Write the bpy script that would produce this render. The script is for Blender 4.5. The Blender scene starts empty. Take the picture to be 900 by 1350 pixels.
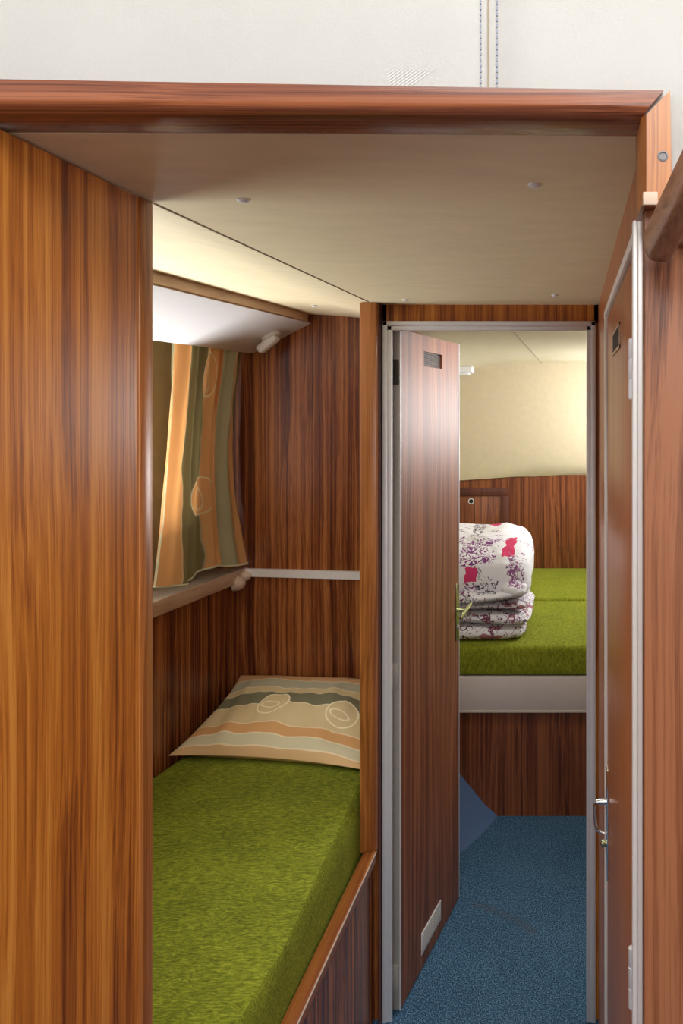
import bpy, bmesh, math, random
from mathutils import Vector, noise
PI = math.pi
E = 1.57                      # eye height above the cabin sole; z below is given from eye level
C = bpy.context.scene.collection
WL = {}                       # world location of every object built

# ------------------------------------------------------------------ nodes
class NT:
    def __init__(s, name):
        s.m = bpy.data.materials.new(name); s.m.use_nodes = True
        s.t = s.m.node_tree; s.t.nodes.clear()
        s.out = s.t.nodes.new('ShaderNodeOutputMaterial')
        s.b = s.t.nodes.new('ShaderNodeBsdfPrincipled')
        s.t.links.new(s.b.outputs[0], s.out.inputs[0])
    def n(s, typ, **kw):
        x = s.t.nodes.new('ShaderNode' + typ)
        for k, v in kw.items(): setattr(x, k, v)
        return x
    def put(s, sock, v):
        if hasattr(v, 'links') or isinstance(v, bpy.types.NodeSocket): s.t.links.new(v, sock)
        elif isinstance(v, tuple) and len(v) == 3 and sock.type == 'RGBA': sock.default_value = (*v, 1)
        else: sock.default_value = v
    def math(s, op, a, b=0.0, c=None):
        x = s.n('Math', operation=op); s.put(x.inputs[0], a); s.put(x.inputs[1], b)
        if c is not None: s.put(x.inputs[2], c)
        return x.outputs[0]
    def coord(s, kind='Object'): return s.n('TexCoord').outputs[kind]
    def mapv(s, v, scale=(1, 1, 1), loc=(0, 0, 0), rot=(0, 0, 0)):
        x = s.n('Mapping'); s.put(x.inputs['Vector'], v)
        x.inputs['Scale'].default_value = scale; x.inputs['Location'].default_value = loc
        x.inputs['Rotation'].default_value = rot
        return x.outputs[0]
    def noise(s, v, scale=1, detail=2, rough=.5, dist=0):
        x = s.n('TexNoise'); s.put(x.inputs['Vector'], v)
        for k, q in (('Scale', scale), ('Detail', detail), ('Roughness', rough), ('Distortion', dist)): x.inputs[k].default_value = q
        return x.outputs['Fac']
    def ramp(s, f, stops, interp='LINEAR'):
        x = s.n('ValToRGB'); s.put(x.inputs[0], f); r = x.color_ramp; r.interpolation = interp
        while len(r.elements) < len(stops): r.elements.new(.5)
        for e, (p, c) in zip(r.elements, stops): e.position = p; e.color = (*c, 1)
        return x.outputs[0]
    def mix(s, f, a, b, blend='MIX'):
        x = s.n('Mix', data_type='RGBA', blend_type=blend)
        s.put(x.inputs[0], f); s.put(x.inputs[6], a); s.put(x.inputs[7], b)
        return x.outputs[2]
    def sep(s, v):
        x = s.n('SeparateXYZ'); s.put(x.inputs[0], v); return x.outputs
    def bump(s, h, strength=.3, dist=.002):
        x = s.n('Bump'); s.put(x.inputs['Height'], h)
        x.inputs['Strength'].default_value = strength; x.inputs['Distance'].default_value = dist
        s.t.links.new(x.outputs[0], s.b.inputs['Normal'])
    def set(s, **kw):
        for k, v in kw.items(): s.put(s.b.inputs[k.replace('_', ' ')], v)
        return s.m

def wood(name, cols, f=1.0, rough=.3, seed=0, axis='Z', spec=.5, streak=1.0, stops=(.45, .52, .58, .66)):
    """striped veneer, the grain running along one axis"""
    k = NT(name); co = k.coord()
    def sc(a, b):
        return {'Z': (a, a, b), 'X': (b, a, a), 'Y': (a, b, a)}[axis]
    warp = k.noise(k.mapv(co, sc(6, 1.1), (seed, seed * .7, 0)), 1, 2)
    x = k.n('VectorMath', operation='MULTIPLY_ADD'); k.put(x.inputs[0], warp)
    x.inputs[1].default_value = tuple({'Z': (.05, .05, 0), 'X': (0, .05, .05), 'Y': (.05, 0, .05)}[axis])
    k.put(x.inputs[2], co); wc = x.outputs[0]
    s1 = k.noise(k.mapv(wc, sc(75 * f, .35), (seed * 3.1, seed, 0)), 1, 3, .62)
    s2 = k.noise(k.mapv(wc, sc(260 * f, .9), (seed, 5, 1)), 1, 3, .7)
    s3 = k.noise(k.mapv(wc, sc(14 * f, .25), (2, seed, 3)), 1, 1)
    s4 = k.noise(k.mapv(co, sc(900 * f, 22), (2, seed, 3)), 1, 2)
    v = k.math('ADD', k.math('MULTIPLY', s1, .62), k.math('MULTIPLY', s3, .22))
    v = k.math('ADD', v, k.math('MULTIPLY', s2, .30 * streak))
    v = k.math('ADD', v, k.math('MULTIPLY', k.math('SUBTRACT', s4, .5), .16))
    col = k.ramp(v, list(zip(stops, cols)))
    k.bump(s4, .08, .0006)
    return k.set(Base_Color=col, Roughness=rough, Specular_IOR_Level=spec)

VEN = [(.13, .030, .006), (.29, .082, .012), (.45, .145, .018), (.60, .24, .042)]
M = {}
M['veneer'] = wood('veneer', VEN, 1.05, .36, spec=.32, streak=.8, stops=(.42, .49, .56, .65))
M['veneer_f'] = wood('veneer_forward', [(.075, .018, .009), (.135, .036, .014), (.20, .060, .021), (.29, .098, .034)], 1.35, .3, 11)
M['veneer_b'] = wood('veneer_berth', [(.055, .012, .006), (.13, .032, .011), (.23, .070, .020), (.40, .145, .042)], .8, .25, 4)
M['veneer_d'] = wood('veneer_door', [(.15, .050, .026), (.225, .080, .040), (.30, .115, .056), (.36, .15, .075)], 1.3, .45, 9, streak=.7, spec=.36)
M['veneer_r'] = wood('veneer_side_door', [(.35, .115, .038), (.42, .145, .050), (.48, .175, .062), (.53, .205, .075)], 1.3, .32, 13, streak=.5, spec=.3)
M['veneer_p'] = wood('veneer_pale', [(.06, .016, .006), (.115, .036, .014), (.17, .057, .023), (.24, .088, .038)], 1.3, .4, 17, spec=.3)
SOL = [(.10, .026, .011), (.17, .047, .018), (.235, .07, .026), (.31, .10, .040)]
M['solid_z'] = wood('solid_post', [(.20, .06, .014), (.30, .10, .022), (.38, .135, .032), (.46, .175, .045)], 1.6, .3, 2)
M['solid_x'] = wood('solid_beam', SOL, 3.2, .26, 3, 'X')
M['solid_y'] = wood('solid_rail', [(.20, .055, .014), (.28, .085, .02), (.34, .115, .028), (.42, .15, .04)], 1.6, .3, 5, 'Y')
M['rail_dark'] = wood('rail_wood', [(.15, .065, .034), (.21, .095, .05), (.26, .12, .065), (.31, .15, .085)], 1.2, .35, 6, 'Y')
M['moulding'] = wood('moulding_wood', [(.46, .30, .19), (.51, .34, .22), (.55, .38, .25), (.59, .42, .285)], 1, .35, 7, 'Y')
M['sill'] = wood('sill_wood', [(.30, .24, .19), (.36, .29, .23), (.42, .35, .28), (.48, .41, .34)], .7, .3, 8, 'Y')

def plain(name, col, rough=.5, metal=0.0, var=0.0, vs=60, bump=0, bs=300):
    k = NT(name); c = col
    if var or bump:
        co = k.coord()
    if var:
        n = k.noise(co, vs, 4)
        c = k.mix(n, tuple(x * (1 - var) for x in col), tuple(min(1, x * (1 + var)) for x in col))
    if bump: k.bump(k.noise(co, bs, 3), bump, .001)
    return k.set(Base_Color=c, Roughness=rough, Metallic=metal)

def vinyl(name, col, var=.14, sx=(9, 26, 9), rough=.5):
    k = NT(name); co = k.coord()
    a = k.noise(k.mapv(co, sx), 1, 5, .65); b = k.noise(co, 420, 3)
    v = k.math('ADD', k.math('MULTIPLY', a, .7), k.math('MULTIPLY', b, .3))
    c = k.ramp(v, [(.3, tuple(x * (1 - var) for x in col)), (.7, tuple(min(1, x * (1 + var)) for x in col))])
    k.bump(b, .12, .001)
    return k.set(Base_Color=c, Roughness=rough)

M['ceil'] = vinyl('ceiling_vinyl', (.86, .75, .49), .08)
M['ceil_fwd'] = vinyl('forward_ceiling', (.70, .63, .46), .05)
M['cream'] = vinyl('cream_vinyl', (.62, .53, .37), .07, (30, 30, 30))
M['head'] = vinyl('headliner', (.655, .645, .615), .05, (5, 5, 5))
M['hull'] = vinyl('hull_lining', (.34, .27, .15), .12, (20, 20, 20))
M['white'] = plain('white_laminate', (.72, .71, .70), .3, var=.03)
M['fascia'] = plain('fascia_laminate', (.60, .53, .50), .35, var=.05)
M['plastic'] = plain('white_plastic', (.8, .8, .8), .3)
M['lens'] = plain('lamp_lens', (.86, .87, .88), .15)
M['alu'] = plain('aluminium', (.74, .76, .80), .42, .35, var=.05)
M['alu_w'] = plain('pale_aluminium', (.84, .82, .80), .35, .15, var=.04)
M['alu_d'] = plain('dull_metal', (.46, .44, .40), .5, .45, var=.1)
M['bronze'] = plain('dark_bronze', (.055, .045, .036), .65, .2, var=.3, vs=300)
M['chrome'] = plain('chrome', (.80, .80, .80), .12, 1)
M['tinted_chrome'] = plain('reflection_tinted_chrome', (.52, .56, .34), .25, 1)  # chrome with its greenish reflections put into the base colour
M['black'] = plain('dark_gap', (.012, .010, .009), .8)
M['seam'] = plain('seam_line', (.30, .23, .14), .7)
M['stitch'] = plain('blue_grey_thread', (.24, .27, .34), .7)
M['plug'] = plain('grey_plug', (.20, .19, .19), .6, var=.3, vs=200)
M['foam'] = plain('pale_foam', (.56, .42, .31), .6, var=.1)
M['blue_side'] = plain('blue_side', (.095, .17, .34), .6, var=.06, bump=.2)
M['liner'] = plain('paint_line', (.60, .52, .45), .4)
M['frame_dk'] = wood('locker_frame', [(.05, .013, .009), (.075, .02, .012), (.095, .026, .015), (.12, .034, .02)], 1, .35, 21)

def glass():
    k = NT('pane_glass')
    tr = k.n('BsdfTransparent'); gl = k.n('BsdfGlossy'); gl.inputs['Roughness'].default_value = .02
    mx = k.n('MixShader'); mx.inputs[0].default_value = .07
    k.t.links.new(tr.outputs[0], mx.inputs[1]); k.t.links.new(gl.outputs[0], mx.inputs[2])
    k.t.links.new(mx.outputs[0], k.out.inputs[0]); return k.m
M['glass'] = glass()

def carpet():
    k = NT('blue_carpet'); co = k.coord()
    a = k.noise(co, 260, 3, .7); b = k.noise(co, 5, 3)
    v = k.math('ADD', k.math('MULTIPLY', a, .95), k.math('MULTIPLY', b, .05))
    c = k.ramp(v, [(.40, (.010, .032, .065)), (.5, (.040, .108, .20)), (.60, (.16, .30, .44))])
    # worn arc where the door sweeps the pile: hinge line is stored as the floor's own origin
    p = k.sep(co)
    r = k.math('SQRT', k.math('ADD', k.math('POWER', p[0], 2), k.math('POWER', p[1], 2)))
    d = k.math('ABSOLUTE', k.math('SUBTRACT', r, .468))
    f = k.math('MULTIPLY', k.math('LESS_THAN', d, .014), k.math('LESS_THAN', k.math('ABSOLUTE', k.math('SUBTRACT', k.math('ARCTAN2', p[1], p[0]), .98)), .27))
    f = k.math('MULTIPLY', f, k.math('MULTIPLY', a, .55))
    c = k.mix(f, c, (.10, .085, .075))
    k.bump(a, .5, .003)
    return k.set(Base_Color=c, Roughness=.95, Specular_IOR_Level=.1)
M['carpet'] = carpet()

def fleece(name, scx, cols, sheen=.3):
    k = NT(name); co = k.coord()
    w = k.n('VectorMath', operation='MULTIPLY_ADD'); k.put(w.inputs[0], k.noise(co, 22, 2))
    w.inputs[1].default_value = (.03, .03, .03); k.put(w.inputs[2], co)
    a = k.noise(k.mapv(w.outputs[0], scx), 1, 4, .7); b = k.noise(co, 9, 2)
    v = k.math('ADD', k.math('MULTIPLY', a, .85), k.math('MULTIPLY', b, .15))
    c = k.ramp(v, [(.32, cols[0]), (.5, cols[1]), (.68, cols[2])])
    k.bump(a, .7, .006)
    return k.set(Base_Color=c, Roughness=.9, Specular_IOR_Level=.15, Sheen_Weight=sheen, Sheen_Roughness=.5, Sheen_Tint=(.7, .8, .2))
M['fleece'] = fleece('green_fleece', (55, 260, 260), [(.045, .058, .003), (.16, .19, .010), (.33, .37, .03)], .12)
M['corduroy'] = fleece('green_velour', (170, 60, 60), [(.10, .12, .006), (.20, .23, .014), (.31, .345, .03)], .15)

def fabric(name, stops, circles, ring=(.95, .86, .62), flip=False, wob=.035, lines=(), trans=0.0):
    """printed cotton: bands with wavy edges plus round blossoms; u across the bands, v along them (metres)"""
    k = NT(name); uv = k.sep(k.coord('UV')); u, v = uv[0], uv[1]
    x = k.n('CombineXYZ'); k.put(x.inputs[1], v); k.put(x.inputs[0], k.math('MULTIPLY', u, .35))
    w = k.noise(k.mapv(x.outputs[0], (4.2, 4.2, 1)), 1, 2)
    uu = k.math('ADD', u, k.math('MULTIPLY', k.math('SUBTRACT', w, .5), wob * 2.4))
    L = stops[-1][0] + .2
    r = k.ramp(k.math('DIVIDE', uu, L), [(p / L, c) for p, c in stops], 'CONSTANT')
    for p, c in stops[1:]:
        d = k.math('ABSOLUTE', k.math('SUBTRACT', uu, p))
        r = k.mix(k.math('MULTIPLY', k.math('LESS_THAN', d, .0022), .5), r, ring)
    for cu, cv, ru, rv, cc in circles:
        du = k.math('DIVIDE', k.math('SUBTRACT', u, cu), ru); dv = k.math('DIVIDE', k.math('SUBTRACT', v, cv), rv)
        d = k.math('SQRT', k.math('ADD', k.math('MULTIPLY', du, du), k.math('MULTIPLY', dv, dv)))
        r = k.mix(k.math('LESS_THAN', d, 1.0), r, cc)
        r = k.mix(k.math('MULTIPLY', k.math('LESS_THAN', k.math('ABSOLUTE', k.math('SUBTRACT', d, 1.0)), .05), .8), r, ring)
        # loop of the blossom's stamen
        du2 = k.math('DIVIDE', k.math('SUBTRACT', u, cu - ru * .12), ru * .3); dv2 = k.math('DIVIDE', k.math('SUBTRACT', v, cv - rv * .15), rv * .62)
        sl = k.math('ADD', du2, k.math('MULTIPLY', dv2, .35))
        d2 = k.math('SQRT', k.math('ADD', k.math('MULTIPLY', sl, sl), k.math('MULTIPLY', dv2, dv2)))
        r = k.mix(k.math('MULTIPLY', k.math('LESS_THAN', k.math('ABSOLUTE', k.math('SUBTRACT', d2, 1.0)), .14), .7), r, ring)
    t = k.noise(k.coord('Object'), 45, 4)
    r = k.mix(k.math('MULTIPLY', t, .15), r, (.75, .62, .40), 'MULTIPLY')
    k.bump(k.noise(k.coord('UV'), 900, 1), .1, .0006)
    k.set(Base_Color=r, Roughness=.85, Specular_IOR_Level=.15)
    if trans:
        tr = k.n('BsdfTranslucent'); k.put(tr.inputs[0], r); mx = k.n('MixShader'); mx.inputs[0].default_value = trans
        k.t.links.new(k.b.outputs[0], mx.inputs[1]); k.t.links.new(tr.outputs[0], mx.inputs[2]); k.t.links.new(mx.outputs[0], k.out.inputs[0])
    return k.m
OR, OR2, OL, PG, PE = (.88, .57, .27), (.84, .46, .19), (.36, .31, .16), (.70, .68, .47), (.86, .70, .42)
M['curtain'] = fabric('curtain_print', [(0, PG), (.012, OR), (.13, OL), (.285, OR), (.40, OR2), (.425, PG), (.50, OR), (.56, OL), (.60, OR)],
                      [(.285, .225, .06, .056, OR), (.30, .60, .035, .07, OR)], trans=.28)
M['pillow'] = fabric('pillow_print', [(0, (.66, .44, .22)), (.02, (.62, .57, .38)), (.058, (.64, .36, .15)), (.098, (.66, .53, .30)),
                                       (.19, (.20, .19, .115)), (.25, (.64, .52, .29)), (.285, (.46, .44, .32)), (.35, (.60, .36, .18))],
                     [(.185, .245, .05, .055, (.66, .53, .30)), (.17, .50, .05, .055, (.66, .53, .30))], wob=.014)

# ------------------------------------------------------------------ geometry helpers
def bx(bm, x0, x1, y0, y1, z0, z1, bev=0.0, seg=2):
    vs = [bm.verts.new((x, y, z)) for z in (z0, z1) for x, y in ((x0, y0), (x1, y0), (x1, y1), (x0, y1))]
    fs = [bm.faces.new([vs[i] for i in q]) for q in ((3, 2, 1, 0), (4, 5, 6, 7), (0, 1, 5, 4), (1, 2, 6, 5), (2, 3, 7, 6), (3, 0, 4, 7))]
    if bev:
        es = {e for f in fs for e in f.edges}
        bmesh.ops.bevel(bm, geom=list(es), offset=bev, segments=seg, affect='EDGES', profile=.5)

def prism(bm, pts, z0, z1, bev=0.0, seg=2):
    """pts: plan polygon (x, y), counter-clockwise"""
    n = len(pts)
    a = [bm.verts.new((x, y, z0)) for x, y in pts]; b = [bm.verts.new((x, y, z1)) for x, y in pts]
    fs = [bm.faces.new(a[::-1]), bm.faces.new(b)] + [bm.faces.new((a[i], a[(i + 1) % n], b[(i + 1) % n], b[i])) for i in range(n)]
    if bev: bmesh.ops.bevel(bm, geom=list({e for f in fs for e in f.edges}), offset=bev, segments=seg, affect='EDGES', profile=.5)

def loft(bm, rings, closed=True, caps=True):
    R = [[bm.verts.new(p) for p in r] for r in rings]; n = len(R[0])
    for a, b in zip(R, R[1:]):
        for i in range(n if closed else n - 1):
            bm.faces.new((a[i], a[(i + 1) % n], b[(i + 1) % n], b[i]))
    if caps and closed:
        bm.faces.new(R[0][::-1]); bm.faces.new(R[-1])
    return R

def tube(bm, pts, r, n=12):
    pts = [Vector(p) for p in pts]; rings = []
    rr = r if isinstance(r, (list, tuple)) else [r] * len(pts)
    up = Vector((.31, .17, .93))
    for i, p in enumerate(pts):
        d = (pts[min(i + 1, len(pts) - 1)] - pts[max(i - 1, 0)]).normalized()
        s = d.cross(up).normalized(); t = s.cross(d).normalized()
        rings.append([p + (s * math.cos(a) + t * math.sin(a)) * rr[i] for a in (2 * PI * q / n for q in range(n))])
    loft(bm, rings)

def lathe(bm, c, axis, prof, n=20):
    c = Vector(c); a = Vector(axis).normalized()
    s = a.orthogonal().normalized(); t = a.cross(s)
    loft(bm, [[c + a * h + (s * math.cos(q) + t * math.sin(q)) * max(r, 1e-4) for q in (2 * PI * i / n for i in range(n))] for h, r in prof])

def tag(o, label, cat, group=None, kind=None):
    o['label'] = label; o['category'] = cat
    if group: o['group'] = group
    if kind: o['kind'] = kind
    return o

def obj(name, bm, m, parent=None, smooth=True, org=None, uvl=None):
    bmesh.ops.recalc_face_normals(bm, faces=bm.faces)
    lo = Vector([min(v.co[i] for v in bm.verts) for i in range(3)]); hi = Vector([max(v.co[i] for v in bm.verts) for i in range(3)])
    c = Vector(org) if org else Vector(((lo.x + hi.x) / 2, (lo.y + hi.y) / 2, lo.z))
    for v in bm.verts: v.co -= c
    me = bpy.data.meshes.new(name); bm.to_mesh(me); bm.free()
    if smooth:
        me.shade_smooth()
        try: me.set_sharp_from_angle(angle=math.radians(38))
        except Exception: pass
    me.materials.append(M[m])
    o = bpy.data.objects.new(name, me); C.objects.link(o)
    w = c + Vector((0, 0, E)); WL[o.name] = w
    if parent is not None: o.parent = parent; o.location = w - WL[parent.name]
    else: o.location = w
    return o

def empty(name, loc, label, cat, group=None, kind=None):
    o = bpy.data.objects.new(name, None); C.objects.link(o); o.empty_display_size = .05
    w = Vector(loc) + Vector((0, 0, E)); o.location = w; WL[o.name] = w
    return tag(o, label, cat, group, kind)

def nb(): return bmesh.new()
FL, CE = -E, .27
def sx_(y): return -.544 + .0462 * (y - .97)    # joint between the passage ceiling and the berth ceiling
T = .13
def hx(c, y): return c - T * (2.5 - y)          # the hull side tapers towards the bow

# ------------------------------------------------------------------ setting: sole and overhead
b = nb(); bx(b, -1.5, 1.5, -2.4, 4.6, FL - .04, FL)
tag(obj('floor', b, 'carpet', org=(-.455, 1.965, FL)), 'blue speckled carpet covering the cabin floor beyond the doorway', 'floor', kind='structure')

b = nb(); prism(b, [(sx_(.7435), .7435), (.30, .7435), (.30, 1.951), (sx_(1.951), 1.951)], CE, CE + .03)
ce = tag(obj('ceiling', b, 'ceil'), 'beige mottled vinyl ceiling panel over the passage', 'ceiling', kind='structure')
def cap(x, y, z, p, r=.0065):
    q = nb(); lathe(q, (x, y, z), (0, 0, -1), [(0, r * 1.2), (.002, r * 1.15), (.0035, r * .8), (.004, r * .1)]); obj('screw_cap', q, 'plastic', p)
for px, py in ((320, 263), (704, 243), (534, 395), (731, 389)):
    Y = CE * 1000 / (540 - py); cap((px - 750) / 1000 * Y, Y, CE, ce)
# outboard ceiling panel over the berth, lifting a little towards the hull
b = nb()
sec = [(-.541, .2695), (-.60, .282), (-.68, .302), (-.80, .312), (-1.0, .317), (-1.5, .317)]
loft(b, [[(sx_(y) - .0015 if i == 0 else x, y, z) for i, (x, z) in enumerate(sec)] + [(x, y, z + .03) for x, z in sec[::-1]] for y in (.70, 1.6, 2.56)])
cb = tag(obj('ceiling_outboard', b, 'ceil'), 'pale outboard ceiling panel above the berth, left of the thin seam', 'ceiling', kind='structure')
cap(-.752, 2.24, .3065, cb)
b = nb(); prism(b, [(sx_(.97) - .002, .97), (sx_(.97) + .001, .97), (sx_(1.9) + .001, 1.9), (sx_(1.9) - .002, 1.9)], CE - .0012, CE + .004)
obj('joint_strip', b, 'seam', ce)

b = nb(); bx(b, -1.53, -1.5, -2.4, .70, FL, -.1); bx(b, 1.5, 1.53, -2.4, .70, FL, -.1); bx(b, -1.53, 1.53, -2.43, -2.4, FL, -.1); bx(b, .75, 1.53, .70, .7215, FL, .185)  # unseen low walls, added to keep out daylight from low angles
tag(obj('wall_low_blocker', b, 'veneer'), 'unseen low teak walls behind the viewpoint, added to block light from low angles', 'wall', kind='structure')

# forward cabin ceiling: cambered, with a hatch opening just inside the doorway
b = nb()
def fz(x): return .266 - (.35 * (x + .26) ** 2 if x < -.26 else 0) - (.25 * (x - .1) ** 2 if x > .1 else 0)
xs = [-1.05, -.9, -.75, -.6, -.49, -.4, -.33, -.22, -.1, .0, .1, .24, .4, .55, .7]; ys = [1.99, 2.06, 2.44, 2.54, 3.0, 3.7, 4.5]
g = {(i, j, k): b.verts.new((x, y, fz(x) + k * .03)) for i, x in enumerate(xs) for j, y in enumerate(ys) for k in (0, 1)}
hole = {(i, 1) for i in range(len(xs) - 1) if xs[i] >= -.34 and xs[i + 1] <= .25}
for i in range(len(xs) - 1):
    for j in range(len(ys) - 1):
        if (i, j) in hole or (xs[i + 1] <= -.49 and j < 3): continue
        for k in (0, 1): b.faces.new((g[i, j, k], g[i + 1, j, k], g[i + 1, j + 1, k], g[i, j + 1, k]))
cf = tag(obj('ceiling_forward', b, 'ceil_fwd'), 'cream cambered ceiling of the forward cabin seen through the doorway', 'ceiling', kind='structure')
b = nb(); tube(b, [(-.188, 2.60, .2655), (-.155, 4.32, .2655)], .0016, 6); obj('joint_strip', b, 'seam', cf)
# hatch
b = nb()
for x0, x1, y0, y1 in ((-.35, .26, 2.04, 2.065), (-.35, .26, 2.435, 2.465), (-.35, -.325, 2.065, 2.435), (.235, .26, 2.065, 2.435)):
    bx(b, x0, x1, y0, y1, .252, .31, .004)
w2 = tag(obj('window_2', b, 'white'), 'white framed deck hatch in the forward cabin ceiling just past the doorway', 'hatch', kind='structure')
b = nb(); bx(b, -.325, .235, 2.065, 2.435, .296, .304); obj('pane', b, 'glass', w2)

# headliner above the beam
b = nb()
HX = sorted([-1.5 + 2.3 * i / 50 for i in range(51)] + [-.1225 + .1 * i / 30 for i in range(31)]); n_ = len(HX) - 1
def hy(x, z):
    s = (x - (-.0725)) / .02
    return .700 - .005 * (1 - math.exp(-s * s)) - .004 * noise.noise(Vector((x * 7, z * 9, 0))) 
V = {}
for i in range(n_ + 1):
    x = HX[i]
    for j in range(19):
        z0 = .280 if x < .078 else .185
        z = z0 + (.85 - z0) * j / 18
        V[i, j] = b.verts.new((x, hy(x, z), z))
for i in range(n_):
    for j in range(18): b.faces.new((V[i, j], V[i + 1, j], V[i + 1, j + 1], V[i, j + 1]))
bmesh.ops.solidify(b, geom=b.faces[:], thickness=-.02)
wh = tag(obj('wall_header', b, 'head'), 'white padded vinyl headliner above the wooden beam with a stitched seam', 'headliner', kind='structure')
b = nb()
for x0 in (-.0815, -.0665):
    z = .29
    while z < .84:
        bx(b, x0 - .0006, x0 + .0006, hy(x0, z) - .0016, hy(x0, z) + .001, z, z + .0034); z += .0052
st = obj('stitching', b, 'stitch', wh, smooth=False); st['label'] = 'blue grey double stitching'
b = nb(); bx(b, -.0752, -.0742, .6985, .7015, .288, .85); obj('seam_joint', b, 'seam', wh, smooth=False)

# beam across the opening and its short mitred post
b = nb()
prof = [(.684, .2955), (.684, .280), (.6855, .2755), (.690, .2715), (.700, .2690), (.740, .2700), (.7455, .2725), (.746, .2955)]
loft(b, [[(x, y, z + (.0025 - .017 * (x + .513)) * (.4 + .6 * (z - .268) / .0275)) for y, z in prof] for x in (-1.5, -.6, .0, .0655)])
# mitre: stretch the upper outer corner of the right end
for v in b.verts:
    if abs(v.co.x - .0655) < 1e-5: v.co.x += max(0, (v.co.z - .265)) * .85
tag(obj('trim_1', b, 'solid_x'), 'varnished mahogany beam running across the top of the passage opening', 'beam', kind='structure')
b = nb()
loft(b, [[(.0655 + dx, y, z) for dx, y, z in q] for q in (
    [(.004, .684, .2660), (.0255, .684, .2880), (.0255, .746, .2880), (.0, .746, .2680), (.0, .690, .2660)],
    [(.004, .684, .185), (.0275, .684, .185), (.0275, .746, .185), (.0, .746, .185), (.0, .690, .185)])])
tr = tag(obj('trim_2', b, 'solid_z'), 'short mahogany post mitred to the right end of the beam, with a grey plug', 'post', kind='structure')
b = nb(); lathe(b, (.0845, .6845, .2285), (0, -1, 0), [(0, .0050), (.0010, .0048), (.0016, .0036), (.0006, .003), (.0006, .0001)]); obj('screw_plug', b, 'plug', tr)
b = nb(); bx(b, .0665, .0800, .6832, .690, .1845, .1965, .001); q_ = obj('end_grain', b, 'foam', tr); q_['label'] = 'pale bare end grain'

# ------------------------------------------------------------------ left panel, berth shell
b = nb(); bx(b, -.565, -.543, .688, .957, FL, .2675)
tag(obj('wall_left', b, 'veneer'), 'striped teak veneer panel filling the left edge beside the berth opening', 'wall', kind='structure')
b = nb(); bx(b, -.568, -.5405, .957, .987, FL, CE - .001, .003)
tag(obj('trim_3', b, 'solid_z'), 'orange solid wood edge post closing the left teak panel', 'post', kind='structure')

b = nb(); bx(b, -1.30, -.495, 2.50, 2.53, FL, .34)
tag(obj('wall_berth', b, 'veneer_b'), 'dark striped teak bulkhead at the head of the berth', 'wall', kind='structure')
b = nb()
lo, hi = [(-1.0625, 2.4995), (-.50, 2.4995)], None
r0 = [(-1.066, 2.487, -.5475), (-1.066, 2.487, -.522), (-1.066, 2.4995, -.522), (-1.066, 2.4995, -.5475)]
r1 = [(-.527, 2.487, -.5625), (-.527, 2.487, -.537), (-.527, 2.4995, -.537), (-.527, 2.4995, -.5625)]
loft(b, [r0, r1])
tag(obj('trim_4', b, 'alu_w'), 'pale metal strip across the berth bulkhead at window sill height', 'trim', kind='structure')
# partition between berth and forward cabin, and the corner post
b = nb(); bx(b, -.522, -.49, 1.951, 2.499, FL, .30)
tag(obj('wall_partition', b, 'veneer_b'), 'teak partition between the berth and the open cabin door', 'wall', kind='structure')
b = nb(); bx(b, -.527, -.484, 1.905, 1.951, -1.115, CE, .004)
tag(obj('trim_5', b, 'solid_z'), 'orange solid wood post between the berth and the doorway', 'post', kind='structure')
b = nb(); bx(b, -.484, -.480, 1.925, 1.951, FL, CE)  # the post's dark right side, put into the colour of its own strip
tag(obj('trim_6', b, 'frame_dk'), 'dark right side of the berth post, built as a thin strip beside the metal door frame', 'trim', kind='structure')
# hull side: lower veneer, upper lining with the window opening
def hprism(bm, c, y0, y1, z0, z1, th=.03, bev=0):
    prism(bm, [(hx(c, y0) - th, y0), (hx(c, y0), y0), (hx(c, y1), y1), (hx(c, y1) - th, y1)], z0, z1, bev)
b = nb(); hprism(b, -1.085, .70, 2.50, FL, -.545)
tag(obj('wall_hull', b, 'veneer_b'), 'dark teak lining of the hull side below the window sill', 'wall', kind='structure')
b = nb(); cu = -1.19
hprism(b, cu, .70, 2.50, -.545, -.42); hprism(b, cu, .70, 2.50, .14, .34); hprism(b, cu, .70, .85, -.42, .14); hprism(b, cu, 2.22, 2.50, -.42, .14)
tag(obj('wall_hull_upper', b, 'hull'), 'olive beige lining of the hull side behind the curtain', 'wall', kind='structure')
b = nb()
for y0, y1, z0, z1 in ((.85, 2.22, -.42, -.40), (.85, 2.22, .12, .14), (.85, .87, -.40, .12), (2.20, 2.22, -.40, .12)): hprism(b, cu + .006, y0, y1, z0, z1, .03)
w1 = tag(obj('window_1', b, 'alu'), 'long side window of the berth partly behind the curtain', 'window', kind='structure')
b = nb(); hprism(b, cu - .012, .87, 2.20, -.40, .12, .004); obj('pane', b, 'glass', w1)
b = nb(); bx(b, -1.498, -.5655, .686, .699, FL, .2675)
tag(obj('wall_aft', b, 'veneer_b'), 'teak wall closing the foot of the berth behind the left panel', 'wall', kind='structure')
# sill with its grey brown fascia
b = nb()
prism(b, [(hx(-1.225, .70), .70), (hx(-1.069, .70), .70), (hx(-1.069, 2.5), 2.5), (hx(-1.225, 2.5), 2.5)], -.548, -.524, .002)
si = tag(obj('trim_7', b, 'sill'), 'pale wooden window sill shelf running along the hull under the curtain', 'sill', kind='structure')
b = nb(); hprism(b, -1.0615, .70, 2.5, -.562, -.520, .0075, .0015); obj('fascia', b, 'moulding', si)['label'] = 'grey brown front edge'
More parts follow.
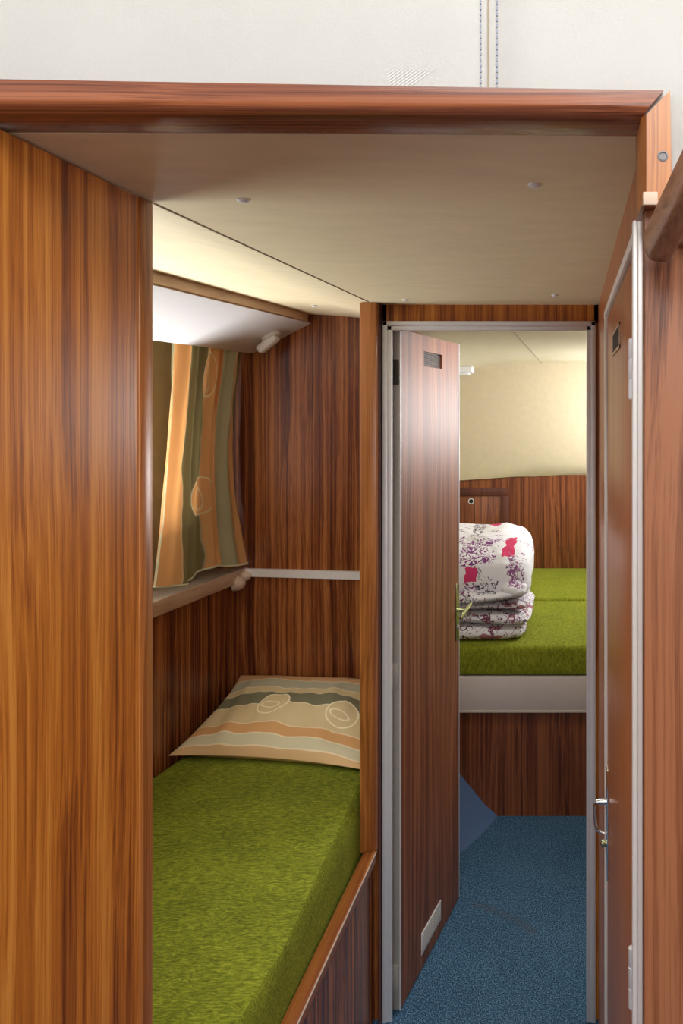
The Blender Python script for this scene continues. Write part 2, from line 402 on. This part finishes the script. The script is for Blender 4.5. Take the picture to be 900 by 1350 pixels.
# pelmet under the ceiling: brown moulding, white sloping underside
pel = empty('trim_8', (-.95, 2.1, .186), 'white sloping pelmet box over the curtain with a brown upper moulding', 'pelmet', kind='structure')
b = nb()
rings = []
for y in (.70, 1.4, 2.1, 2.44, 2.487, 2.499):
    o_ = -.012 * max(0, (y - 2.44) / .06) ** 2
    a = hx(-.848, y) + o_
    rings.append([(a, y, .315), (a, y, .289), (a - .004, y, .2855), (a - .03, y, .2815), (a - .03, y, .315)])
loft(b, rings); obj('moulding', b, 'moulding', pel)
b = nb()
rings = []
for y in (.70, 1.6, 2.499):
    a = hx(-.8505, y)
    rings.append([(a, y, .284), (a - .19, y, .186), (a - .205, y, .186), (a - .205, y, .205), (a - .03, y, .30)])
loft(b, rings); obj('underside_board', b, 'white', pel)

# reading lamp on the pelmet
ux, uz = -.19, -.098
ul = math.hypot(ux, uz); d_ = Vector((ux / ul, 0, uz / ul)); nn = Vector((d_.z, 0, -d_.x)); nn = nn if nn.z < 0 else -nn
yv = Vector((T, 1, 0)).normalized()
def onp(y, s, h): return Vector((hx(-.8505, y), y, .284)) + d_ * s + nn * h
la = empty('reading_lamp', onp(2.43, .14, 0), 'small white reading lamp fixed under the sloping pelmet', 'lamp')
b = nb(); lathe(b, onp(2.425, .105, -.002), nn, [(0, .030), (.008, .030), (.0095, .0285), (.0105, .020), (.011, .0001)], 24); obj('base', b, 'plastic', la)
b = nb(); c0 = onp(2.425, .124, .019); tl = (nn - d_ * .25).normalized(); dl = (d_ - tl * d_.dot(tl)).normalized(); wl = tl.cross(dl).normalized()
ring = [(-1, -.7), (-.9, -.92), (-.7, -1), (.7, -1), (.9, -.92), (1, -.7), (1, .7), (.9, .92), (.7, 1), (-.7, 1), (-.9, .92), (-1, .7)]
loft(b, [[c0 + dl * (.037 * k_ * q) + wl * (.021 * k_ * w) + tl * h for q, w in ring] for h, k_ in ((-.013, .84), (-.011, .94), (-.006, 1), (.005, 1), (.009, .95))]); obj('lamp_shade', b, 'plastic', la)
b = nb(); loft(b, [[c0 + dl * (.033 * k_ * q) + wl * (.0175 * k_ * w) + tl * h for q, w in ring] for h, k_ in ((.008, 1), (.0105, .98), (.012, .85))]); obj('lens', b, 'lens', la)

# pale rounded buffer under the sill corner
bu = empty('curtain_buffer', (-1.062, 2.42, -.60), 'pale rounded pad sticking out under the sill corner below the curtain', 'pad')
b = nb(); lathe(b, (-1.082, 2.452, -.560), (.95, .1, -.1), [(.035 * math.sin(a), .026 * math.cos(a) + .0001) for a in (PI / 2 * q / 8 for q in range(9))], 24); obj('large_pad', b, 'foam', bu)
b = nb(); lathe(b, (-1.070, 2.483, -.545), (.95, -.1, 0), [(.03 * math.sin(a), .018 * math.cos(a) + .0001) for a in (PI / 2 * q / 8 for q in range(9))], 24); obj('small_pad', b, 'foam', bu)

# bunk: front panel, rail, mattress
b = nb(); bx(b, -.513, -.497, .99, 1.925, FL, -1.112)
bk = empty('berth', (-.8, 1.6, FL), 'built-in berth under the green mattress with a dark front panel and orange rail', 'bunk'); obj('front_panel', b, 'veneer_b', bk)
b = nb(); prism(b, [(-.526, .99), (-.495, .99), (-.484, 1.904), (-.515, 1.904)], -1.135, -1.107, .003); obj('rail', b, 'solid_y', bk)['label'] = 'orange wooden top rail'
b = nb(); prism(b, [(-.4955, .99), (-.4935, .99), (-.4828, 1.904), (-.4848, 1.904)], -1.112, -1.1085); obj('edge_line', b, 'liner', bk)['label'] = 'pale line along the rail edge'
b = nb(); prism(b, [(hx(-1.09, .71), .71), (-.535, .71), (-.523, 2.498), (hx(-1.09, 2.498), 2.498)], -1.30, -1.285)
obj('base_board', b, 'veneer_b', bk)
b = nb()
pl = [(hx(-1.083, .72), .72), (-.530, .72), (-.524, 1.4), (-.530, 2.49), (hx(-1.083, 2.49), 2.49)]
prism(b, pl, -1.284, -.988)
bmesh.ops.bevel(b, geom=list(b.edges), offset=.045, segments=6, affect='EDGES', profile=.5)
bmesh.ops.triangulate(b, faces=[f for f in b.faces if len(f.verts) > 4])
tag(obj('mattress', b, 'fleece'), 'thick green fleece covered mattress in the berth on the left', 'mattress')

# pillow
b = nb(); uvl = b.loops.layers.uv.new('UVMap')
A, B_, Cc, D = Vector((-1.125, 2.13, -.972)), Vector((-.548, 2.045, -.972)), Vector((-1.066, 2.462, -.862)), Vector((-.535, 2.465, -.882))
NU, NV = 44, 34
def pil(u, v, side):
    p = A.lerp(B_, u).lerp(Cc.lerp(D, u), v)
    cu_, cv_ = 2 * u - 1, 2 * v - 1
    # concave seams between pointed corners
    p += (Vector((0, .022, .004)) * (1 - cv_) / 2 + Vector((0, -.02, 0)) * (1 + cv_) / 2) * (1 - cu_ ** 2)
    p += (Vector((.022, 0, 0)) * (1 - cu_) / 2 + Vector((-.02, 0, 0)) * (1 + cu_) / 2) * (1 - cv_ ** 2)
    f = max(0, (1 - cu_ ** 2)) ** .5 * max(0, (1 - cv_ ** 2)) ** .5
    q = Vector((p.x * 9, p.y * 9, side * 3))
    edge = 1 - max(abs(cu_), abs(cv_)) ** 6
    wr = noise.noise(q) * .012 * edge + noise.noise(Vector((p.x * 22, p.y * 7, 5))) * .011 * edge
    if side > 0: h = f * .060 + wr
    else: h = -f * .055
    p = p + Vector((0, -.30, .95)) * h
    p.z = max(p.z, -.9875)
    return p
for side in (1, -1):
    G = [[b.verts.new(pil(i / NU, j / NV, side)) for j in range(NV + 1)] for i in range(NU + 1)]
    for i in range(NU):
        for j in range(NV):
            ij = ((i, j), (i + 1, j), (i + 1, j + 1), (i, j + 1))
            f = b.faces.new([G[p][q] for p, q in ij])
            for l, (p, q) in zip(f.loops, ij): l[uvl].uv = (q / NV * .42, p / NU * .62)
bmesh.ops.remove_doubles(b, verts=b.verts[:], dist=.0004)
tag(obj('pillow', b, 'pillow'), 'pillow in an orange, cream and olive printed case lying on the green mattress', 'pillow')

# curtain
b = nb(); uvl = b.loops.layers.uv.new('UVMap')
NU, NV = 150, 60; zt, zb = .196, -.485
def cur(u, v):
    y0 = 2.145 - .085 * v ** 2.2 ; y1 = 2.492 - .012 * math.sin(PI * (1 - v)) 
    ph = 2 * PI * (3.1 * u + .03 * math.sin(4 * v) + .40)
    y = y0 + (y1 - y0) * (u + .018 * math.sin(ph + 1.2))
    amp = .006 + .004 * v * (1 - .5 * u)
    base = hx(-1.075, y)
    belly = -.025 * (.25 + .75 * u) * math.sin(PI * min(1, v * 1.02)) + .018 * v ** 3 * u
    x = base + belly + amp * math.sin(ph) + .006 * math.sin(2.3 * ph + 3 * v) + .004 * noise.noise(Vector((u * 8, v * 5, 2)))
    zbot = -.49 + .012 * math.sin(ph * .5 + 1) 
    return Vector((x, y, zt + (zbot - zt) * v))
G = [[b.verts.new(cur(i / NU, j / NV)) for j in range(NV + 1)] for i in range(NU + 1)]
for i in range(NU):
    for j in range(NV):
        ij = ((i, j), (i + 1, j), (i + 1, j + 1), (i, j + 1))
        f = b.faces.new([G[p][q] for p, q in ij])
        for l, (p, q) in zip(f.loops, ij): l[uvl].uv = (p / NU * .58, (1 - q / NV) * .69)
bmesh.ops.solidify(b, geom=b.faces[:], thickness=.0012)
cu_o = tag(obj('curtain', b, 'curtain'), 'orange and olive printed curtain drawn to the forward end of the berth window', 'curtain')
b = nb()
tube(b, [cur(i / 60, 1) + Vector((.001, 0, .0)) for i in range(61)], .0028, 6); obj('hem', b, 'curtain', cu_o)

# ------------------------------------------------------------------ doorway bulkhead and aluminium frame
b = nb(); bx(b, -.480, -.470, 1.952, 1.985, FL, CE); bx(b, .064, .10, 1.952, 1.985, FL, CE); bx(b, -.480, .10, 1.952, 1.985, .222, CE)
tag(obj('wall_front', b, 'veneer'), 'teak bulkhead strip above and beside the metal framed doorway', 'wall', kind='structure')
b = nb()
def fr(x0, x1, zt_, w, y0, y1, bev=.0015):
    bx(b, x0, x0 + w, y0, y1, FL, zt_, bev); bx(b, x1 - w, x1, y0, y1, FL, zt_, bev); bx(b, x0, x1, y0, y1, zt_ - w, zt_, bev)
fr(-.478, .068, .2265, .0125, 1.940, 1.953); fr(-.4675, .0575, .216, .003, 1.946, 1.956); fr(-.466, .056, .2145, .012, 1.942, 1.954)
tag(obj('trim_9', b, 'alu'), 'grey aluminium frame around the doorway to the forward cabin', 'door frame', kind='structure')

# open cabin door
HP = Vector((-.4395, 1.972, 0)); FP = Vector((-.3525, 2.432, 0))
dv = (FP - HP); DW = dv.length; dv.normalize(); dn = Vector((dv.y, -dv.x, 0))      # dn points to the passage side (right)
def dpt(t, off, z): return HP + dv * (t * DW) + dn * off + Vector((0, 0, z))
def dbox(bm, t0, t1, o0, o1, z0, z1, bev=0):
    P = [dpt(t0, o0, 0), dpt(t0, o1, 0), dpt(t1, o1, 0), dpt(t1, o0, 0)]
    prism(bm, [(p.x, p.y) for p in P], z0, z1, bev)
b = nb(); dt, db = .2095, -1.562
# slab built round the recess of the upper vent
dbox(b, .006, .355, -.019, 0, db, dt); dbox(b, .665, .994, -.019, 0, db, dt); dbox(b, .355, .665, -.019, 0, db, .122); dbox(b, .355, .665, -.019, 0, .164, dt); dbox(b, .355, .665, -.019, -.008, .122, .164)
d1 = tag(obj('door_1', b, 'veneer_d', smooth=False), 'open teak veneered door with small vents standing in the metal framed doorway', 'door', kind='structure')
b = nb(); dbox(b, 0, .006, -.0205, .0012, db, dt + .0006, .0006); obj('edge_strip', b, 'alu_d', d1)['label'] = 'dull grey metal edge strip'
b = nb(); dbox(b, .994, 1, -.0205, .0012, db, dt + .0006, .0006); obj('edge_strip', b, 'alu', d1)
b = nb(); dbox(b, -.001, .008, -.0012, .0016, db, dt + .001); obj('corner_bead', b, 'alu', d1)['label'] = 'bright metal corner bead'
b = nb()
for q in range(7):
    z = .1245 + q * .0055; dbox(b, .358, .655, -.0078, -.0045, z, z + .0030)
obj('upper_vent', b, 'bronze', d1, smooth=False)['label'] = 'dark recessed vent grille'
b = nb(); dbox(b, .31, .635, 0, .0022, -1.522, -1.462, .0008)
lv = obj('lower_vent', b, 'alu_w', d1); lv['label'] = 'white slotted vent plate'
b = nb()
for q in range(6):
    z = -1.515 + q * .0085; dbox(b, .34, .605, .0018, .0026, z, z + .003)
obj('slot', b, 'alu_d', lv, smooth=False)
for zc, m in ((.098, 'bronze'), (-.692, 'alu_d'), (-1.477, 'alu_d')):
    b = nb(); dbox(b, -.010, .004, -.019, -.003, zc - .033, zc + .033, .001)
    p = dpt(-.008, -.021, zc)
    lathe(b, (p.x, p.y, zc - .034), (0, 0, 1), [(0, .0035), (.001, .0045), (.022, .0045), (.0225, .004), (.045, .004), (.0455, .0045), (.067, .0045), (.068, .0035)], 12)
    obj('hinge', b, m, d1)
b = nb(); dbox(b, .925, .985, 0, .003, -.732, -.552, .001); hp = obj('handle_plate', b, 'tinted_chrome', d1)
b = nb(); p0 = dpt(.955, .003, -.637)
tube(b, [p0, p0 + dn * .018, p0 + dn * .030 - dv * .004, p0 + dn * .034 - dv * .02 + Vector((0, 0, .003)), p0 + dn * .034 - dv * .06 + Vector((0, 0, .006))][:3], .0055, 10)
tube(b, [p0 + dn * .026 - dv * .052 + Vector((0, 0, -.012)), p0 + dn * .029 - dv * .03 + Vector((0, 0, -.004)), p0 + dn * .030 + Vector((0, 0, .004)), p0 + dn * .034 + dv * .03 + Vector((0, 0, .014))], [.0045, .0055, .006, .0045], 10)
obj('lever', b, 'tinted_chrome', hp)
b = nb(); p0 = dpt(.955, .003, -.69); lathe(b, p0, dn, [(0, .007), (.003, .0065), (.004, .0001)], 14); obj('keyhole_cover', b, 'alu_d', hp)

# ------------------------------------------------------------------ right side: wall, side door, near panel, hand rail
WX = .075
b = nb()
bx(b, WX, WX + .03, .722, .80, FL, CE); bx(b, WX, WX + .03, 1.545, 1.952, FL, CE); bx(b, WX, WX + .03, .80, 1.545, .196, CE)
tag(obj('wall_right', b, 'veneer_r'), 'brown teak side wall around the side door on the right', 'wall', kind='structure')
b = nb(); bx(b, .0695, .75, .700, .7215, FL, .185, .001)
tag(obj('wall_saloon', b, 'veneer_p'), 'striped pale teak panel along the right edge below the hand rail', 'wall', kind='structure')
b = nb()
# near jamb: a three-step profile standing proud of the wall
bx(b, .0695, .080, .765, .781, FL, .2, .001); bx(b, .0715, .08, .781, .800, FL, .2, .001); bx(b, .067, .08, .800, .812, FL, .2, .0015)
bx(b, .0715, .08, 1.522, 1.545, FL, .2, .001)
bx(b, .0708, .08, .79, 1.545, .186, .2, .001)
tag(obj('trim_10', b, 'alu_w'), 'bright aluminium frame around the side door on the right', 'door frame', kind='structure')
b = nb(); bx(b, .0765, .0975, .813, 1.52, -1.555, .184, .001)
d2 = tag(obj('door_2', b, 'veneer_r'), 'closed glossy brown side door seen edge-on along the right wall', 'door', kind='structure')
b = nb()
vy0, vy1, vz0, vz1 = 1.13, 1.31, .093, .131
for y0, y1, z0, z1 in ((vy0, vy1, vz0, vz0 + .004), (vy0, vy1, vz1 - .004, vz1), (vy0, vy0 + .006, vz0, vz1), (vy1 - .006, vy1, vz0, vz1)): bx(b, .0745, .0768, y0, y1, z0, z1)
vt = obj('vent_frame', b, 'moulding', d2, smooth=False)
b = nb(); bx(b, .0757, .0768, vy0 + .006, vy1 - .006, vz0 + .004, vz1 - .004)
for q in range(6): bx(b, .0748, .0760, vy0 + .008, vy1 - .008, vz0 + .006 + q * .0046, vz0 + .0084 + q * .0046)
obj('vent_grille', b, 'bronze', vt, smooth=False)
for zc in (.044, -.613):
    b = nb(); yh = .833
    bx(b, .0725, .0772, yh - .020, yh + .03, zc - .032, zc + .032, .0008)
    lathe(b, (.0685, yh - .014, zc - .033), (0, 0, 1), [(0, .0032), (.001, .0045), (.021, .0045), (.0215, .0038), (.0225, .0045), (.044, .0045), (.0445, .0038), (.0455, .0045), (.065, .0045), (.066, .003)], 12)
    obj('hinge', b, 'alu', d2)
b = nb(); bx(b, .0733, .0768, 1.470, 1.512, -.915, -.70, .001); hp = obj('handle_plate', b, 'chrome', d2)
b = nb(); hy_ = 1.49
tube(b, [(.074, hy_, -.770), (.060, hy_, -.770), (.053, hy_, -.7705), (.0505, hy_, -.776), (.0505, hy_, -.79), (.052, hy_, -.815), (.0545, hy_, -.825), (.062, hy_, -.8305), (.070, hy_, -.833)], [.0058, .0055, .0042, .0036, .0034, .0034, .0034, .0032, .003], 10)
obj('handle', b, 'chrome', hp)
b = nb(); lathe(b, (.0735, hy_, -.852), (-1, 0, 0), [(0, .006), (.004, .006), (.006, .0075), (.010, .0065), (.012, .0001)], 14); obj('lock_knob', b, 'tinted_chrome', hp)

# hand rail by the companionway steps
b = nb()
P0, P1 = Vector((.0765, .672, .142)), Vector((.135, .44, .262))
ax = (P1 - P0).normalized(); sd = ax.cross(Vector((0, 0, 1))).normalized(); up = sd.cross(ax).normalized()
rings = []
for f, s in ((0, .62), (.004, .8), (.012, .93), (.03, 1), (.5, 1), (1, 1)):
    c_ = P0.lerp(P1, f)
    rings.append([c_ + sd * (.0125 * s * abs(math.cos(a)) ** .6 * (1 if math.cos(a) > 0 else -1)) + up * (.0175 * s * abs(math.sin(a)) ** .6 * (1 if math.sin(a) > 0 else -1)) for a in (2 * PI * i / 24 for i in range(24))])
loft(b, rings)
hr = tag(obj('hand_rail', b, 'rail_dark'), 'brown rounded wooden hand rail slanting up at the right edge', 'hand rail')
b = nb(); tube(b, [P0.lerp(P1, .12), P0.lerp(P1, .12) + Vector((.022, .062 - .01, .0))], .007, 12); obj('standoff', b, 'rail_dark', hr)

# ------------------------------------------------------------------ forward cabin
YB, YW = 2.93, 4.35
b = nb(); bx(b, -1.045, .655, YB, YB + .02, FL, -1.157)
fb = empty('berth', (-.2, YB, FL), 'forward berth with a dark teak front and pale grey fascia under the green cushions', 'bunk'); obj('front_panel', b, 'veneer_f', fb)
b = nb(); bx(b, -1.045, .655, YB - .022, YB + .019, -1.1565, -1.027, .002)
fa = obj('fascia', b, 'fascia', fb); fa['label'] = 'pale grey fascia board'
b = nb(); bx(b, -1.045, .655, YB - .024, YB - .021, -1.161, -1.153); obj('lower_edge', b, 'liner', fa)
b = nb(); bx(b, -1.04, .65, YB + .02, YW - .002, -1.05, -1.027); obj('base_board', b, 'veneer_f', fb)
def cushion(y0, y1, zt_, label):
    q = nb(); bx(q, -1.04, .65, y0, y1, -1.025, zt_); bmesh.ops.bevel(q, geom=list(q.edges), offset=.018, segments=4, affect='EDGES', profile=.5)
    tag(obj('berth_cushion', q, 'corduroy'), label, 'cushion', 'green cushions on the forward berth')
cushion(YB - .012, 3.63, -.912, 'front green berth cushion with the folded duvet on it')
cushion(3.632, YW - .003, -.906, 'rear green berth cushion against the teak wall')
# end wall: teak below, cream vinyl above
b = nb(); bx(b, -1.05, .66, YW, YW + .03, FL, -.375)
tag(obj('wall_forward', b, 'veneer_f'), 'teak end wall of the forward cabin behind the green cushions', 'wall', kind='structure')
b = nb()
loft(b, [[(x, y_, z_) for y_, z_ in ((YW - .012, -.405 + .047 * (x + .62) / .7), (YW - .03, -.3), (YW - .03, .1), (YW - .012, .28), (YW + .03, .28), (YW + .03, -.405))] for x in (-1.05, -.6, -.2, .2, .66)])
tag(obj('wall_forward_upper', b, 'cream'), 'cream vinyl upper end wall of the forward cabin', 'wall', kind='structure')
# locker door with a dark frame and finger hole
b = nb(); bx(b, -.82, -.385, YW - .006, YW, -.905, -.495, .001)
lk = tag(obj('locker_door', b, 'veneer_f'), 'small teak locker door with a finger hole in the forward cabin wall', 'locker door')
b = nb()
for x0, x1, z0, z1 in ((-.865, -.345, -.495, -.450), (-.388, -.345, -.905, -.495), (-.865, -.82, -.905, -.495)): bx(b, x0, x1, YW - .011, YW, z0, z1, .002)
obj('frame', b, 'frame_dk', lk)['label'] = 'dark wooden frame'
b = nb(); hc = ((621 - 750) / 1000 * YW, YW - .0055, -.525)
lathe(b, hc, (0, -1, 0), [(0, .017), (.002, .017), (.003, .014), (.0025, .0125), (.0012, .0122), (.0012, .012)], 24); obj('finger_ring', b, 'alu', lk)
b = nb(); lathe(b, hc, (0, -1, 0), [(0, .0122), (.0016, .0122), (.0016, .0001)], 20); obj('finger_hole', b, 'black', lk)
# sides of the forward cabin
b = nb(); bx(b, -1.08, -1.05, 2.531, 4.345, FL, .3); bx(b, -1.05, -.49, 2.531, 2.55, FL, .3)
tag(obj('wall_forward_port', b, 'cream'), 'cream side wall of the forward cabin hidden behind the open door', 'wall', kind='structure')
b = nb()
for y0, y1, z0, z1 in ((1.953, 4.4, FL, -.20), (1.953, 4.4, .16, .3), (1.953, 3.3, -.20, .16), (4.2, 4.4, -.20, .16)): bx(b, .66, .69, y0, y1, z0, z1)
bx(b, .10, .66, 1.953, 1.985, FL, .3)
tag(obj('wall_forward_starboard', b, 'cream'), 'cream side wall of the forward cabin hidden past the right door jamb', 'wall', kind='structure')
b = nb()
for y0, y1, z0, z1 in ((3.3, 4.2, -.20, -.18), (3.3, 4.2, .14, .16), (3.3, 3.32, -.18, .14), (4.18, 4.2, -.18, .14)): bx(b, .65, .695, y0, y1, z0, z1, .002)
w3 = tag(obj('window_3', b, 'alu'), 'side window of the forward cabin hidden past the right door jamb', 'window', kind='structure')
b = nb(); bx(b, .675, .68, 3.32, 4.18, -.18, .14); obj('pane', b, 'glass', w3)
# blue hull flare rising out of the sole
b = nb()
rows = []
for i in range(13):
    f = i / 12; y = 2.60 + (2.929 - 2.60) * f
    xf = -.47 + .195 * f ** .62 if f > 0 else -.47
    rows.append([(xf, y, FL), (xf - .055, y, FL + .050), (xf - .15, y, FL + .168), (xf - .27, y, FL + .36), (-1.04, y, FL + .40), (-1.04, y, FL)])
loft(b, rows)
tag(obj('hull_flare', b, 'blue_side'), 'smooth blue sloping hull side rising from the carpet behind the open door', 'hull side')
# ceiling lamp
lp = empty('ceiling_lamp', (-.60, 4.1, .21), 'white slim ceiling lamp showing past the top of the open door', 'lamp')
b = nb(); bx(b, -.80, -.515, 4.05, 4.13, .196, .232, .008, 3); obj('housing', b, 'plastic', lp)
b = nb(); bx(b, -.785, -.535, 4.06, 4.12, .186, .198, .006, 3); obj('diffuser', b, 'lens', lp)

# folded duvet
def duvet_mat():
    k = NT('duvet_print'); co = k.coord(); p = k.sep(co)
    c = (.74, .73, .77)
    n1 = k.noise(co, 24, 2, .45, 1.2); n2 = k.noise(co, 7.5, 2); n3 = k.noise(k.mapv(co, (1, 1, 1), (3, 1, 7)), 27, 2, .45, 1.8); n4 = k.noise(k.mapv(co, (1, 1, 1), (9, 4, 2)), 9, 2)
    n5 = k.noise(k.mapv(co, (1, 1, 1), (5, 2, 8)), 19, 1)
    scr = k.math('LESS_THAN', k.math('ABSOLUTE', k.math('SUBTRACT', n1, .5)), .022)
    scr2 = k.math('LESS_THAN', k.math('ABSOLUTE', k.math('SUBTRACT', n3, .5)), .03)
    col = k.mix(k.math('MULTIPLY', scr, k.math('GREATER_THAN', n2, .60)), c, (.20, .05, .18))
    col = k.mix(k.math('MULTIPLY', scr2, k.math('GREATER_THAN', n4, .62)), col, (.055, .05, .07))
    # the lower layers carry denser red and brown print
    low = k.math('LESS_THAN', p[2], .185)
    red = k.math('GREATER_THAN', k.noise(k.mapv(co, (1, 1, 2.2), (1, 8, 3)), 16, 3), .60)
    col = k.mix(k.math('MULTIPLY', red, k.math('MULTIPLY', low, .8)), col, (.33, .06, .09))
    col = k.mix(k.math('MULTIPLY', scr, low), col, (.16, .045, .10))
    def blob(x, z, rx, rz, tint, lines=None):
        dx = k.math('DIVIDE', k.math('SUBTRACT', p[0], x), rx); dz = k.math('DIVIDE', k.math('SUBTRACT', p[2], z), rz)
        d = k.math('MAXIMUM', k.math('ABSOLUTE', dx), k.math('ABSOLUTE', dz))
        d = k.math('ADD', d, k.math('ADD', k.math('MULTIPLY', k.math('SUBTRACT', n1, .5), .8), k.math('MULTIPLY', k.math('SUBTRACT', n5, .5), 1.5)))
        f = k.math('LESS_THAN', d, 1.0)
        if lines: f = k.math('MULTIPLY', f, lines)
        nonlocal_col[0] = k.mix(f, nonlocal_col[0], tint)
    nonlocal_col = [col]
    scrw = k.math('LESS_THAN', k.math('ABSOLUTE', k.math('SUBTRACT', n3, .5)), .055)
    blob(.055, .335, .07, .035, (.20, .055, .20), scrw)
    blob(.045, .262, .024, .028, (.58, .045, .15)); blob(.185, .345, .022, .018, (.52, .04, .11)); blob(.09, .405, .03, .012, (.52, .05, .14))
    blob(.22, .27, .03, .05, (.24, .09, .22), scrw); blob(.10, .215, .04, .02, (.10, .09, .12), scrw)
    blob(.03, .392, .022, .022, (.12, .11, .14), scrw)
    k.bump(k.noise(co, 22, 3), .25, .006)
    return k.set(Base_Color=nonlocal_col[0], Roughness=.85, Specular_IOR_Level=.15)
M['duvet'] = duvet_mat()
b = nb()
def sg(v, e): return math.copysign(abs(v) ** e, v)
def puff(cx, cy, cz, sx, sy, sz, e1=.55, e2=.35, amp=.012, seed=0, shear=0.0, nu=72, nv=36, fq=9, droop=0):
    rings = []
    for j in range(nv + 1):
        ph = -PI / 2 + PI * j / nv; r = []
        for i in range(nu):
            th = 2 * PI * i / nu
            cph = sg(math.cos(ph), e1)
            x, y, z = sx * cph * sg(math.cos(th), e2), sy * cph * sg(math.sin(th), e2), sz * sg(math.sin(ph), e1)
            p = Vector((cx + x, cy + y, cz + z + shear * (y / sy) - droop * max(0, x / sx) ** 3))
            d = Vector((x / sx, y / sy, z / sz * 1.3)).normalized()
            k = noise.noise(p * fq + Vector((seed, 0, 0))) + .5 * noise.noise(p * fq * 2.3 + Vector((0, seed, 0))) + .25 * noise.noise(p * fq * 5)
            p += d * (k * amp); p.z = max(p.z, -.910); r.append(p)
        rings.append(r)
    loft(b, rings)
puff(-.43, 3.19, -.880, .255, .225, .040, .7, .3, .010, 1)
puff(-.42, 3.20, -.822, .268, .24, .030, .75, .25, .012, 2, droop=.012)
puff(-.43, 3.21, -.775, .262, .235, .026, .8, .25, .012, 3, droop=.006)
puff(-.43, 3.22, -.735, .255, .235, .030, .8, .25, .014, 4)
puff(-.43, 3.25, -.640, .275, .275, .105, .55, .33, .016, 5, shear=.030, nu=96, nv=48, droop=.010)
puff(-.40, 2.985, -.735, .215, .06, .020, .8, .5, .012, 6, fq=14, droop=-.03)
puff(-.215, 2.985, -.705, .05, .055, .032, .9, .8, .010, 8, fq=14)
tag(obj('folded_duvet', b, 'duvet', org=(-.43, 3.2, -.912)), 'folded white duvet printed in pink, purple and black on the green cushion', 'duvet')

# ------------------------------------------------------------------ light
def area(name, loc, rot, sx, sy, power, col):
    l = bpy.data.lights.new(name, 'AREA'); l.shape = 'RECTANGLE'; l.size = sx; l.size_y = sy; l.energy = power; l.color = col
    o = bpy.data.objects.new(name, l); C.objects.link(o); o.location = (loc[0], loc[1], loc[2] + E); o.rotation_euler = rot
    return o
area('window_daylight', (-1.95, 1.45, -1.0), Vector((.66, -.02, .75)).to_track_quat('-Z', 'Y').to_euler(), 1.3, .9, 80, (.98, .99, 1))
area('window_sky', (-1.75, 1.25, .42), Vector((.75, .05, -.55)).to_track_quat('-Z', 'Y').to_euler(), .6, .9, 9, (.95, .98, 1))
area('hatch_daylight', (-.045, 2.25, .36), (0, 0, 0), .54, .36, 4.5, (1, .98, .96))
area('forward_window_daylight', (.72, 3.75, -.02), (0, PI / 2, 0), .32, .86, 20, (.97, .98, 1))
area('saloon_skylight_daylight', (.25, -.75, 1.15), (math.radians(42), 0, math.radians(6)), 1.6, .8, 27, (1, .98, .95))

area('saloon_fill', (.9, -2.2, .45), Vector((-.35, 1, -.12)).to_track_quat('-Z', 'Y').to_euler(), 1.6, .5, 22, (1, .99, .97))  # added fill from behind the camera, brightens the curtain

w = bpy.data.worlds.new('daylight'); bpy.context.scene.world = w; w.use_nodes = True
w.node_tree.nodes['Background'].inputs[0].default_value = (.97, .98, 1, 1); w.node_tree.nodes['Background'].inputs[1].default_value = .82

# ------------------------------------------------------------------ camera
cd = bpy.data.cameras.new('camera'); cam = bpy.data.objects.new('camera', cd); C.objects.link(cam)
cam.location = (0, 0, E); cam.rotation_euler = (PI / 2, 0, 0)
cd.sensor_fit = 'VERTICAL'; cd.sensor_height = 36; cd.lens = 36 * 1000 / 1350
cd.shift_x = -300 / 1350; cd.shift_y = -135 / 1350; cd.clip_start = .02
sc = bpy.context.scene; sc.camera = cam
sc.view_settings.view_transform = 'Standard'; sc.view_settings.look = 'None'; sc.view_settings.gamma = 1
sc.view_settings.use_curve_mapping = False; sc.view_settings.exposure = 0.45
